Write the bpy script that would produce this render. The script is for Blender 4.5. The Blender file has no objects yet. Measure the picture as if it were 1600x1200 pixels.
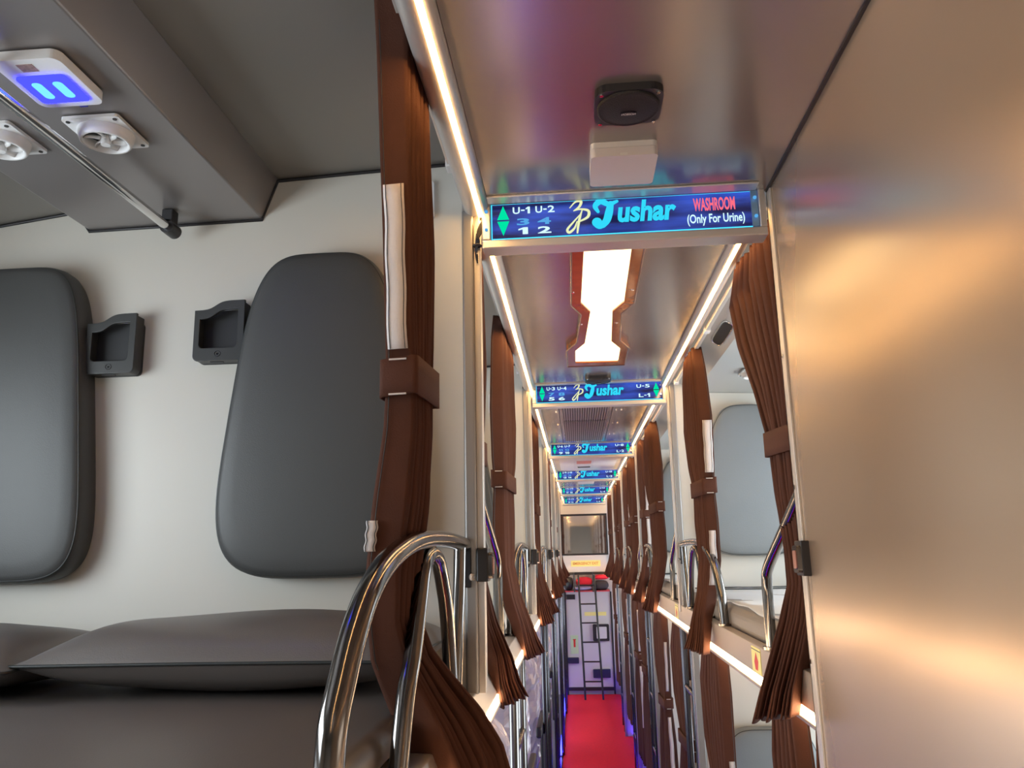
import bpy, bmesh, math, random
import numpy as np
from mathutils import Matrix, Vector
sc = bpy.context.scene
C = sc.collection
PI = math.pi
# ------------------------------------------------------------------ camera
# world: X across the bus (right +), Y along the aisle (away from camera), Z up; metres, camera at origin
cam_d = bpy.data.cameras.new('camera'); cam = bpy.data.objects.new('camera', cam_d); C.objects.link(cam)
R = ((0.99658328, 0.03753366, 0.07357305), (0.07969711, -0.20314949, -0.9758989), (-0.02168273, 0.97842808, -0.20544671))
cam.matrix_world = Matrix(R).to_4x4()
cam_d.sensor_width = 36.0; cam_d.lens = 1249 / 1600 * 36.0; cam_d.clip_start = 0.02
sc.camera = cam
# ------------------------------------------------------------------ view, world
sc.view_settings.view_transform = 'Standard'; sc.view_settings.look = 'None'
sc.view_settings.gamma = 1.0; sc.view_settings.use_curve_mapping = False
sc.view_settings.exposure = 0.0
w = bpy.data.worlds.new('world'); sc.world = w; w.use_nodes = True
w.node_tree.nodes['Background'].inputs[0].default_value = (0.75, 0.85, 1.0, 1)
w.node_tree.nodes['Background'].inputs[1].default_value = 0.6
# ------------------------------------------------------------------ daylight through the windows, added front fill
XL, XR = -1.36, 1.10              # inner faces of the side walls
PY = [1.45, 3.20, 5.05, 6.80, 8.60, 10.40]    # partitions and signs
YS = [-0.42] + PY
FL = -1.73
def area(name, loc, rot, sx, sy, power, col):
    d = bpy.data.lights.new(name, 'AREA'); d.shape = 'RECTANGLE'; d.size = sx; d.size_y = sy
    d.energy = power; d.color = col
    o = bpy.data.objects.new(name, d); C.objects.link(o); o.location = loc; o.rotation_euler = rot
    return o
DAY = (0.86, 0.95, 1.0)
LW, RW = [], []
for k in range(6):
    y0, y1 = YS[k], YS[k + 1]
    ym = (y0 + y1) / 2
    # left windows, upper and lower decks
    LW.append((ym - 0.62, ym + 0.62, -0.05, 0.42)); LW.append((ym - 0.62, ym + 0.62, -1.0, -0.5))
    area('window_daylight', (XL - 0.06, ym, 0.185), (0, -PI / 2, 0), 0.47, 1.24, 13.0 if k else 17.0, DAY)
    area('window_daylight', (XL - 0.06, ym, -0.75), (0, -PI / 2, 0), 0.5, 1.24, 9, DAY)
    if k:
        RW.append((ym - 0.62, ym + 0.62, -0.05, 0.42)); RW.append((ym - 0.62, ym + 0.62, -1.0, -0.5))
        area('window_daylight', (XR + 0.06, ym, 0.185), (0, PI / 2, 0), 0.47, 1.24, 15, DAY)
        area('window_daylight', (XR + 0.06, ym, -0.75), (0, PI / 2, 0), 0.5, 1.24, 10, DAY)
# added front fill standing for windscreen daylight, set low to stay out of the mirror
area('windscreen_fill', (-0.1, -1.75, -0.72), (PI / 2 + .25, 0, 0), 1.7, 1.0, 9, (1.0, 0.95, 0.88))

# ------------------------------------------------------------------ materials
MATS = {}
def mat(name, col, rough=0.5, metal=0.0, emit=None, estr=0.0, noise=0.0, nscale=20.0, bump=0.0, bscale=200.0, spec=0.5, stretch=None, trans=0.0, coat=0.0, sheen=0.0):
    m = bpy.data.materials.new(name); m.use_nodes = True; MATS[name] = m
    nt = m.node_tree; b = nt.nodes['Principled BSDF']
    b.inputs['Base Color'].default_value = (*col, 1); b.inputs['Roughness'].default_value = rough
    b.inputs['Metallic'].default_value = metal; b.inputs['Specular IOR Level'].default_value = spec
    b.inputs['Transmission Weight'].default_value = trans; b.inputs['Coat Weight'].default_value = coat
    b.inputs['Coat Roughness'].default_value = 0.15
    if sheen: b.inputs['Sheen Weight'].default_value = sheen; b.inputs['Sheen Roughness'].default_value = 0.4
    if emit is not None:
        b.inputs['Emission Color'].default_value = (*emit, 1); b.inputs['Emission Strength'].default_value = estr
    tc = nt.nodes.new('ShaderNodeTexCoord'); mp = nt.nodes.new('ShaderNodeMapping')
    nt.links.new(tc.outputs['Object'], mp.inputs['Vector'])
    if stretch: mp.inputs['Scale'].default_value = stretch
    if noise:
        n = nt.nodes.new('ShaderNodeTexNoise'); n.inputs['Scale'].default_value = nscale; n.inputs['Detail'].default_value = 4
        nt.links.new(mp.outputs[0], n.inputs['Vector'])
        r = nt.nodes.new('ShaderNodeMixRGB'); r.blend_type = 'MIX'
        lo = tuple(max(0, c * (1 - noise)) for c in col); hi = tuple(min(1, c * (1 + noise)) for c in col)
        r.inputs[1].default_value = (*lo, 1); r.inputs[2].default_value = (*hi, 1)
        nt.links.new(n.outputs['Fac'], r.inputs[0]); nt.links.new(r.outputs[0], b.inputs['Base Color'])
    if bump:
        n2 = nt.nodes.new('ShaderNodeTexNoise'); n2.inputs['Scale'].default_value = bscale; n2.inputs['Detail'].default_value = 3
        nt.links.new(mp.outputs[0], n2.inputs['Vector'])
        bp = nt.nodes.new('ShaderNodeBump'); bp.inputs['Strength'].default_value = bump; bp.inputs['Distance'].default_value = 0.002
        nt.links.new(n2.outputs['Fac'], bp.inputs['Height']); nt.links.new(bp.outputs[0], b.inputs['Normal'])
    return m
def emat(name, col, s):
    m = bpy.data.materials.new(name); m.use_nodes = True; nt = m.node_tree; nt.nodes.clear()
    e = nt.nodes.new('ShaderNodeEmission'); o = nt.nodes.new('ShaderNodeOutputMaterial')
    e.inputs[0].default_value = (*col, 1); e.inputs[1].default_value = s; nt.links.new(e.outputs[0], o.inputs[0])
    MATS[name] = m; return m
panel = mat('cream laminate', (0.66, 0.64, 0.58), 0.42, noise=0.02, nscale=6)
roofm = mat('grey brown laminate', (0.25, 0.235, 0.215), 0.38, 0.25, noise=0.03, nscale=3, spec=0.5)
roofr = mat('pale grey laminate', (0.50, 0.51, 0.49), 0.42, 0.1, noise=0.03, nscale=3)
ductm = mat('satin grey laminate', (0.27, 0.25, 0.245), 0.33, 0.4, noise=0.03, nscale=4)
aislec = mat('glossy gunmetal laminate', (0.36, 0.335, 0.32), 0.22, 0.65, noise=0.03, nscale=6)
washm = mat('champagne satin laminate', (0.55, 0.425, 0.32), 0.25, 0.6, noise=0.02, nscale=3)
silver = mat('silver aluminium', (0.66, 0.63, 0.60), 0.34, 0.6, noise=0.02, nscale=30)
postm = mat('grey anodised aluminium', (0.36, 0.35, 0.34), 0.38, 0.7, noise=0.03, nscale=12)
trimm = mat('pale aluminium trim', (0.75, 0.70, 0.64), 0.35, 0.5)
chrome = mat('polished stainless steel', (0.22, 0.21, 0.205), 0.15, 1.0, noise=0.02, nscale=12)
chrome2 = mat('bright chrome', (0.8, 0.8, 0.8), 0.12, 1.0)
darksteel = mat('dark polished steel', (0.11, 0.11, 0.125), 0.2, 1.0)
leather = mat('charcoal leatherette', (0.062, 0.064, 0.064), 0.46, noise=0.05, nscale=8, bump=0.12, bscale=600, spec=0.5)
leatherb = mat('brown grey leatherette', (0.14, 0.125, 0.118), 0.40, noise=0.08, nscale=5, bump=0.12, bscale=500, spec=0.6)
seam_crease = mat('dark piping', (0.03, 0.035, 0.035), 0.4)
greyfab = mat('slate leatherette', (0.20, 0.22, 0.23), 0.45, noise=0.05, nscale=8, bump=0.2, bscale=200)
bedw = mat('pale grey bedding', (0.60, 0.61, 0.61), 0.6, noise=0.04, nscale=8, bump=0.4, bscale=14)
bedside = mat('taupe mattress border', (0.23, 0.20, 0.17), 0.45, noise=0.05, nscale=8)
curtm = mat('brown curtain cloth', (0.088, 0.033, 0.020), 0.8, noise=0.12, nscale=30, bump=0.3, bscale=500, spec=0.25)
velcro = mat('white hook and loop tape', (0.72, 0.66, 0.64), 0.85, noise=0.05, nscale=60, bump=0.3, bscale=400)
blackp = mat('black plastic', (0.018, 0.017, 0.020), 0.4)
pocketm = mat('charcoal plastic', (0.040, 0.042, 0.042), 0.42)
pocketin = mat('pocket lining', (0.022, 0.023, 0.026), 0.5)
whitep = mat('white plastic', (0.78, 0.78, 0.78), 0.3)
whitel = mat('white diffuser plastic', (0.72, 0.70, 0.72), 0.28)
blackm = mat('black mesh', (0.012, 0.011, 0.013), 0.5, bump=0.8, bscale=700)
carpet = mat('red carpet', (0.85, 0.006, 0.035), 0.9, noise=0.15, nscale=60, bump=0.5, bscale=300)
floorm = mat('grey vinyl', (0.12, 0.12, 0.13), 0.5)
amber = mat('amber acrylic border', (0.34, 0.085, 0.025), 0.12, noise=0.3, nscale=25, coat=0.6)
red = mat('red print', (0.65, 0.03, 0.03), 0.5)
yellow = mat('yellow sticker', (0.85, 0.78, 0.28), 0.5)
greens = mat('pale green sticker', (0.55, 0.72, 0.45), 0.5)
blanket = mat('red blanket', (0.7, 0.02, 0.05), 0.9)
lilac = mat('lilac blanket', (0.35, 0.33, 0.6), 0.9, noise=0.3, nscale=12)
plastic = mat('crumpled clear plastic', (0.56, 0.53, 0.68), 0.18, noise=0.35, nscale=9, bump=1.0, bscale=28, coat=0.8)  # violet of the blue floor light is put into this base colour
seatm = mat('grey seat cloth', (0.16, 0.15, 0.17), 0.7, noise=0.1, nscale=20)
mirrorm = mat('mirror glass', (0.75, 0.75, 0.75), 0.04, 1.0, noise=0.01, nscale=2)
doorm = mat('cream door laminate', (0.62, 0.60, 0.62), 0.4)
ledw = emat('warm led glow', (1.0, 0.54, 0.18), 42.0)
ledl = emat('pinkish warm led glow', (1.0, 0.64, 0.34), 26.0)
lampw = emat('warm panel glow', (1.0, 0.72, 0.36), 4.5)
ledb = emat('blue led glow', (0.02, 0.02, 1.0), 22.0)
bluecell = emat('blue lamp glow', (0.007, 0.008, 1.0), 14)
bluehot = emat('bright blue lamp core', (0.13, 0.50, 1.0), 1.8)
s_green = emat('green backlight', (0.0, 0.72, 0.35), 1.1)
s_cyan = emat('cyan backlight', (0.03, 0.62, 0.85), 1.15)
s_white = emat('pale backlight', (0.65, 0.95, 1.0), 1.1)
s_blue = emat('light blue backlight', (0.10, 0.40, 0.80), 1.0)
s_pink = emat('pink backlight', (1.0, 0.16, 0.24), 1.0)
s_cream = emat('cream backlight', (0.85, 0.9, 0.50), 1.0)
s_edge = emat('cyan edge glow', (0.06, 0.65, 1.0), 1.5)
# sign background: deep blue backlit film with brighter streaks
def sign_bg():
    m = bpy.data.materials.new('blue backlit film'); m.use_nodes = True; nt = m.node_tree; nt.nodes.clear()
    tc = nt.nodes.new('ShaderNodeTexCoord'); mp = nt.nodes.new('ShaderNodeMapping'); mp.inputs['Scale'].default_value = (3, 1, 18)
    n = nt.nodes.new('ShaderNodeTexNoise'); n.inputs['Scale'].default_value = 1.6; n.inputs['Detail'].default_value = 3
    cr = nt.nodes.new('ShaderNodeValToRGB')
    cr.color_ramp.elements[0].position = 0.40; cr.color_ramp.elements[0].color = (0.012, 0.014, 0.075, 1)
    cr.color_ramp.elements[1].position = 0.68; cr.color_ramp.elements[1].color = (0.04, 0.10, 0.62, 1)
    e = nt.nodes.new('ShaderNodeEmission'); e.inputs[1].default_value = 1.0
    o = nt.nodes.new('ShaderNodeOutputMaterial')
    g = nt.nodes.new('ShaderNodeBsdfGlossy'); g.inputs['Roughness'].default_value = 0.1; g.inputs[0].default_value = (0.04, 0.04, 0.05, 1)
    a = nt.nodes.new('ShaderNodeAddShader')
    L = nt.links.new
    L(tc.outputs['Object'], mp.inputs[0]); L(mp.outputs[0], n.inputs['Vector']); L(n.outputs['Fac'], cr.inputs[0])
    L(cr.outputs[0], e.inputs[0]); L(e.outputs[0], a.inputs[0]); L(g.outputs[0], a.inputs[1]); L(a.outputs[0], o.inputs[0])
    return m
s_bg = sign_bg()

# ------------------------------------------------------------------ object helpers
def tag(o, label, cat, group=None, kind=None):
    if label: o['label'] = label
    if cat: o['category'] = cat
    if group: o['group'] = group
    if kind: o['kind'] = kind
    return o
def thing(name, loc, label, cat, group=None):
    o = bpy.data.objects.new(name, None); C.objects.link(o); o.location = loc; o.empty_display_size = 0.05
    return tag(o, label, cat, group)
class MB:
    """collects shapes (world metres) and links them as ONE mesh object"""
    def __init__(s): s.v = []; s.f = []; s.sm = []
    def add(s, vs, fs, smooth=False):
        n = len(s.v); s.v += [tuple(map(float, p)) for p in vs]; s.f += [tuple(i + n for i in f) for f in fs]; s.sm += [smooth] * len(fs); return s
    def box(s, x0, x1, y0, y1, z0, z1):
        vs = [(x, y, z) for x in (x0, x1) for y in (y0, y1) for z in (z0, z1)]
        return s.add(vs, [(0, 1, 3, 2), (4, 6, 7, 5), (0, 4, 5, 1), (2, 3, 7, 6), (0, 2, 6, 4), (1, 5, 7, 3)])
    def prism(s, poly, axis, a, b, smooth=False):
        """poly: 2D points in the two other axes, in xyz order, extruded along axis from a to b"""
        def P(p, t):
            q = list(p); q.insert('xyz'.index(axis), t); return q
        n = len(poly); vs = [P(p, a) for p in poly] + [P(p, b) for p in poly]
        fs = [(i, (i + 1) % n, n + (i + 1) % n, n + i) for i in range(n)]
        s.add(vs, fs, smooth); s.add(vs, [tuple(range(n))[::-1], tuple(range(n, 2 * n))])
        return s
    def tube(s, pts, r, seg=14, cap=True):
        P = [Vector(p) for p in pts]; n = len(P)
        rr = r if hasattr(r, '__len__') else [r] * n
        T = [(P[min(i + 1, n - 1)] - P[max(i - 1, 0)]).normalized() for i in range(n)]
        up = Vector((0, 0, 1)) if abs(T[0].z) < 0.9 else Vector((1, 0, 0))
        N = (up - up.dot(T[0]) * T[0]).normalized(); vs = []
        for i in range(n):
            N = (N - N.dot(T[i]) * T[i]).normalized(); B = T[i].cross(N)
            for j in range(seg):
                a = 2 * PI * j / seg; vs.append(P[i] + rr[i] * (math.cos(a) * N + math.sin(a) * B))
        fs = [(i * seg + j, i * seg + (j + 1) % seg, (i + 1) * seg + (j + 1) % seg, (i + 1) * seg + j) for i in range(n - 1) for j in range(seg)]
        s.add(vs, fs, True)
        if cap: s.add([vs[j] for j in range(seg)], [tuple(range(seg))[::-1]]); s.add([vs[(n - 1) * seg + j] for j in range(seg)], [tuple(range(seg))])
        return s
    def cyl(s, c, axis, r, h, seg=24, r2=None):
        a = Vector(c); d = Vector({'x': (1, 0, 0), 'y': (0, 1, 0), 'z': (0, 0, 1)}[axis]) * h
        return s.tube([a, a + d], [r, r if r2 is None else r2], seg)
    def ring(s, c, R, r, seg=40, rs=10, ax='z'):
        pts = []
        vs = []
        for i in range(seg):
            a = 2 * PI * i / seg
            for j in range(rs):
                b = 2 * PI * j / rs; q = R + r * math.cos(b)
                vs.append((c[0] + q * math.cos(a), c[1] + q * math.sin(a), c[2] + r * math.sin(b)))
        return s.add(vs, [(i * rs + j, ((i + 1) % seg) * rs + j, ((i + 1) % seg) * rs + (j + 1) % rs, i * rs + (j + 1) % rs) for i in range(seg) for j in range(rs)], True)
    def grid(s, rows, smooth=True, close=False):
        n = len(rows[0]); vs = [p for r in rows for p in r]
        m = n if close else n - 1
        return s.add(vs, [(i * n + j, i * n + (j + 1) % n, (i + 1) * n + (j + 1) % n, (i + 1) * n + j) for i in range(len(rows) - 1) for j in range(m)], smooth)
    def build(s, name, m, parent=None, bevel=0.0, seg=2, solid=0.0, loc=None, normals=True):
        me = bpy.data.meshes.new(name); o = bpy.data.objects.new(name, me); C.objects.link(o)
        L = Vector((0, 0, 0)) if parent is None and loc is None else (Vector(loc) if parent is None else origin(parent))
        me.from_pydata([tuple(Vector(p) - L) for p in s.v], [], s.f)
        for i, p in enumerate(me.polygons): p.use_smooth = s.sm[i]
        me.materials.append(m)
        if normals:
            bm = bmesh.new(); bm.from_mesh(me); bmesh.ops.recalc_face_normals(bm, faces=bm.faces); bm.to_mesh(me); bm.free()
        if parent is None: o.location = L
        else: o.parent = parent
        if parent is not None and parent.type == 'MESH': o.location = (0, 0, 0)
        if bevel:
            b = o.modifiers.new('bevel', 'BEVEL'); b.width = bevel; b.segments = seg; b.limit_method = 'ANGLE'; b.angle_limit = 0.6
        if solid:
            b = o.modifiers.new('thickness', 'SOLIDIFY'); b.thickness = solid; b.offset = 0
        return o
def origin(o):
    L = Vector((0, 0, 0))
    while o: L = L + Vector(o.location); o = o.parent
    return L
def st(o): o['kind'] = 'structure'; return o
def smooth_path(pts, n=8):
    """Catmull-Rom through 3D points"""
    P = [np.array(p, float) for p in pts]; P = [2 * P[0] - P[1]] + P + [2 * P[-1] - P[-2]]; out = []
    for i in range(1, len(P) - 2):
        for k in range(n):
            t = k / n; a, b, c, d = P[i - 1], P[i], P[i + 1], P[i + 2]
            out.append(0.5 * (2 * b + (c - a) * t + (2 * a - 5 * b + 4 * c - d) * t * t + (3 * b - a - 3 * c + d) * t ** 3))
    out.append(P[-2]); return out
def rrect(x0, x1, y0, y1, r, n=6):
    out = []
    for cx, cy, a in ((x1 - r, y1 - r, 0), (x0 + r, y1 - r, 90), (x0 + r, y0 + r, 180), (x1 - r, y0 + r, 270)):
        for k in range(n + 1):
            t = math.radians(a + 90 * k / n); out.append((cx + r * math.cos(t), cy + r * math.sin(t)))
    return out
def copy_tree(o, parent=None):
    c = o.copy(); C.objects.link(c)
    if parent: c.parent = parent
    for ch in list(o.children): copy_tree(ch, c)
    return c
def place(proto, used, loc, label=None, group=None):
    """first call moves the first one itself, later calls copy it with its parts"""
    o = copy_tree(proto) if used[0] else proto
    used[0] = True; o.location = loc
    if label: o['label'] = label
    if group: o['group'] = group
    return o

ORD = ['', 'first', 'second', 'third', 'fourth', 'fifth', 'sixth']
def bay(k):   # bay k lies before sign k+1
    return 'in the nearest bay, before the first lit sign' if k == 0 else f'between the {ORD[k]} and {ORD[k + 1]} lit signs'

# ------------------------------------------------------------------ the setting
st(MB().box(XL - .1, XR + .1, -1.9, 10.6, FL - .06, FL).build('floor', floorm))
o = MB().prism(rrect(-0.185, 0.455, 0.2, 10.36, 0.06), 'z', FL, FL + 0.008).build('aisle_carpet', carpet)
tag(o, 'long bright red carpet runner laid along the bus aisle floor', 'carpet')
# aisle ceiling, one panel per section
CZ = 0.66
ys = [-1.0] + PY
for k in range(6):
    st(MB().box(-0.147, 0.384 if k == 0 else 0.36, ys[k] + (0.0 if k else 0), ys[k + 1] - 0.002, CZ, CZ + 0.02).build('ceiling', aislec if k != 3 else roofr, bevel=0.001, seg=1))
# berth ceilings (curved profile) left and right, and the outer roof
lp = [(-0.185, .76), (-0.40, .752), (-0.60, .742), (-0.98, .70), (-1.18, .675), (XL, .64), (XL, .68), (-1.18, .715), (-0.98, .74), (-0.6, .785), (-0.4, .795), (-0.185, .80)]
st(MB().prism(lp, 'y', -1.0, 10.42).build('ceiling', roofm))
rp = [(0.40, .672), (0.43, .655), (0.495, .612), (0.78, .597), (XR, .57), (XR, .61), (0.78, .64), (0.51, .66), (0.44, .70), (0.40, .71)]
st(MB().prism(rp, 'y', 1.45, 10.42).build('ceiling', roofr))
o = MB().prism([(-.601, .745), (-.572, .745), (-.601, .661), (-.961, .656), (-.99, .70), (-.99, .73)][1:], 'y', -1.0, 1.45).build('duct', ductm, bevel=0.003)
tag(o, 'long grey boxed air duct under the ceiling of nearest left berth', 'duct')
# side walls with window openings
def wall_with_windows(name, x0, x1, wins, mat_):
    m = MB(); zs = [FL, -1.0, -0.5, -0.05, 0.42, 0.80]
    yb = [-1.9] + sorted({v for q in wins for v in (q[0], q[1])}) + [10.6]
    for i in range(len(yb) - 1):
        a, b = yb[i], yb[i + 1]; ym = (a + b) / 2
        win = any(q[0] < ym < q[1] for q in wins)
        if not win: m.box(x0, x1, a, b, FL, .80)
        else:
            m.box(x0, x1, a, b, FL, -1.0); m.box(x0, x1, a, b, -.5, -.05); m.box(x0, x1, a, b, .42, .80)
    return st(m.build(name, mat_))
wall_with_windows('wall_left', XL - .05, XL, LW, panel)
wall_with_windows('wall_right', XR, XR + .05, RW, panel)
n = 0
for xs, W in ((XL - .03, LW), (XR + .02, RW)):
    for (a, b, z0, z1) in W:
        n += 1; m = MB()
        for q in ((a, b, z0, z0 + .02), (a, b, z1 - .02, z1), (a, a + .02, z0, z1), (b - .02, b, z0, z1), ((a + b) / 2 - .01, (a + b) / 2 + .01, z0, z1)):
            m.box(xs, xs + .02, q[0], q[1], q[2], q[3])
        st(m.build('window_%d' % n, blackp))
st(MB().box(XL - .05, XR + .05, -1.95, -1.9, FL, .8).build('wall_front', panel))
st(MB().box(XL - .05, XR + .05, -1.9, -1.0, .70, .74).build('ceiling', roofm))
st(MB().box(XL, XR, 10.42, 10.5, FL, .8).build('wall_rear', doorm))
# washroom enclosure right of the aisle
st(MB().box(0.387, 0.41, -1.0, 1.446, FL, CZ + .02).build('wall_washroom', washm))
st(MB().box(0.41, XR, 1.425, 1.446, FL, .62).build('wall_washroom_end', panel))
tr = st(MB().box(0.3835, 0.387, 1.424, 1.452, FL, CZ - .001).box(0.3835, 0.412, 1.447, 1.452, FL, CZ).build('trim_1', trimm, bevel=0.0008))
for z in (0.335, 0.10, -0.19, -.6):
    st(MB().cyl((0.3838, 1.438, z), 'x', 0.0042, -0.0022, 12).build('trim_screw', chrome2, tr))
st(MB().box(0.381, 0.3865, -1.0, 1.444, 0.6565, CZ).build('trim_2', blackp))
# partitions across the berths
for k, y in enumerate(PY[:5]):
    lpf = [(-0.2, -.27), (-0.2, .757), (-0.4, .75), (-0.6, .741), (-.98, .70), (-1.18, .674), (XL, .64), (XL, -.27)]
    st(MB().prism(lpf, 'y', y, y + .02).build('wall_berth_partition', panel))
    m = MB().tube([(a, y - .001, b - .0025) for a, b in lpf[1:6]], .0035, 6)
    if k == 0: m.tube([(-.572, y - .001, .741), (-.601, y - .001, .658), (-.961, y - .001, .653), (-.992, y - .001, .698)], .003, 6)
    st(m.build('trim_seal', blackp))
    if k:
        rpf = [(0.40, -.27), (0.40, .655), (0.43, .654), (0.495, .611), (0.78, .596), (XR, .57), (XR, -.27)]
        st(MB().prism(rpf, 'y', y, y + .02).build('wall_berth_partition', panel))
for k, y in enumerate((2.96, 4.56, 6.3, 8.1)):
    st(MB().box(0.412, XR, y, y + .02, FL, -.285).build('wall_lower_partition', panel))

# ------------------------------------------------------------------ posts
def post(x0, x1, y, z0, z1, label, group, name='aluminium_post'):
    m = MB(); m.prism(rrect(x0, x1, y - .006, y + .034, 0.004, 3), 'z', z0, z1)
    o = m.build(name, postm, loc=((x0 + x1) / 2, y, z0)); return tag(o, label, 'post', group)
for k, y in enumerate(PY[:5]):
    post(-.200, -.178, y, -.238, .652, f'grey aluminium upright on left berth edge beside the {ORD[k + 1]} lit sign', 'left berth posts')
    m = MB().box(-.178, -.166, y + .002, y + .03, -.238, .652)
    m.build('channel', silver, bpy.data.objects[C.objects[-1].name] if False else C.objects[-1], bevel=.001)
    if k:
        o = post(.392, .414, y, -.214, .652, f'grey aluminium upright on right berth edge beside the {ORD[k + 1]} lit sign', 'right berth posts')
        MB().box(.382, .392, y + .002, y + .03, -.238, .652).build('channel', silver, o, bevel=.001)
for k, y in enumerate((2.96, 4.56, 6.3, 8.1)):
    post(.386, .412, y, FL, -.285, f'grey upright under the right upper berth edge {["closest to the washroom wall", "second from the washroom wall", "third from the washroom wall", "fourth from the washroom wall"][k]}', 'lower right posts')

# ------------------------------------------------------------------ led strips at the ceiling edges
def led(side, y0, y1, k):
    if side < 0: x0, x1, xc = -.195, -.147, -.163
    else: x0, x1, xc = .36, .40, .373
    t = thing('led_ceiling_strip', (xc, y0, CZ), f'warm ceiling edge light strip {"left" if side < 0 else "right"} of aisle {bay(k)}', 'light', 'warm ceiling edge strips')
    c = []
    for i in range(13):
        a = PI + PI * i / 12; c.append(((x0 + x1) / 2 + (x1 - x0) / 2 * math.cos(a), CZ - .004 + .016 * math.sin(a)))
    c += [(x1, CZ + .018), (x0, CZ + .018)]
    MB().prism(c, 'y', y0, y1, True).build('channel', silver, t)
    zc = CZ - .004 - .016 * math.sqrt(max(0, 1 - ((xc - (x0 + x1) / 2) / ((x1 - x0) / 2)) ** 2))
    MB().prism([(xc - .0042, zc + .004), (xc - .0042, zc - .0015), (xc - .002, zc - .003), (xc + .002, zc - .003), (xc + .0042, zc - .0015), (xc + .0042, zc + .004)], 'y', y0, y1).build('diffuser', ledw, t)
    # curtain rail beside it
    xr = (-.207 if side < 0 else .412)
    rz = .062 if side < 0 else -.006
    t = thing('curtain_rail', (xr, y0, .645 + rz), f'thin pale {"left" if side < 0 else "right"} curtain rail {bay(k)}', 'rail', 'curtain rails')
    MB().box(xr - .006, xr + .006, y0 + .02, y1 - .08, .640 + rz, .652 + rz).build('track', trimm, t, bevel=.001)
    for yy in (y0 + .12, (y0 + y1) / 2, y1 - .1):
        MB().box(xr - .009, xr + .009, yy, yy + .03, .636 + rz, .655 + rz).build('bracket', whitep, t, bevel=.001)
segs = [-0.6] + PY
for k in range(6): led(-1, segs[k] + (0.03 if k else 0), segs[k + 1] - .004, k)
for k in range(1, 6): led(1, segs[k] + .03, segs[k + 1] - .004, k)

# ------------------------------------------------------------------ lettering helpers
def text_verts(txt, box, bold=0.03, shear=0.0, y=0.0, space=1.0):
    """letters as a flat mesh fitted into box (x0, x1, z0, z1), facing -Y at depth y"""
    cu = bpy.data.curves.new('t', 'FONT'); cu.body = txt; cu.offset = bold; cu.shear = shear; cu.resolution_u = 3; cu.space_character = space
    ob = bpy.data.objects.new('t', cu); C.objects.link(ob)
    dg = bpy.context.evaluated_depsgraph_get(); me = ob.evaluated_get(dg).to_mesh()
    V = np.array([v.co[:] for v in me.vertices]); F = [tuple(p.vertices) for p in me.polygons]
    ob.evaluated_get(dg).to_mesh_clear(); bpy.data.objects.remove(ob); bpy.data.curves.remove(cu)
    mn, mx = V.min(0), V.max(0); x0, x1, z0, z1 = box
    vs = [(x0 + (v[0] - mn[0]) / (mx[0] - mn[0]) * (x1 - x0), y, z0 + (v[1] - mn[1]) / (mx[1] - mn[1]) * (z1 - z0)) for v in V]
    return vs, F
TC = {}
def add_text(m, txt, box, **k):
    key = (txt, k.get('bold', .03), k.get('shear', 0), k.get('space', 1))
    y = k.pop('y', 0)
    if key not in TC: TC[key] = text_verts(txt, (0, 1, 0, 1), **k)
    vs, F = TC[key]; x0, x1, z0, z1 = box
    m.add([(x0 + a * (x1 - x0), y, z0 + c * (z1 - z0)) for a, b, c in vs], F)
def stroke(m, pts, wds, box, y, n=6):
    """brush stroke: 2D path with widths, unit box coordinates mapped into box"""
    x0, x1, z0, z1 = box
    P = smooth_path([(p[0], p[1], wd) for p, wd in zip(pts, wds)], n)
    P = [(x0 + p[0] * (x1 - x0), z0 + p[1] * (z1 - z0), p[2] * (z1 - z0) / 2) for p in P]
    L, Rr = [], []
    for i in range(len(P)):
        a = P[max(i - 1, 0)]; b = P[min(i + 1, len(P) - 1)]; dx, dz = b[0] - a[0], b[1] - a[1]; d = math.hypot(dx, dz) or 1
        L.append((P[i][0] - dz / d * P[i][2], y, P[i][1] + dx / d * P[i][2])); Rr.append((P[i][0] + dz / d * P[i][2], y, P[i][1] - dx / d * P[i][2]))
    m.grid([L, Rr], False)
    for q in (P[0], P[-1]):
        m.add([(q[0] + q[2] * math.cos(t * PI / 7), y - .0002, q[1] + q[2] * math.sin(t * PI / 7)) for t in range(14)], [tuple(range(14))])

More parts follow.
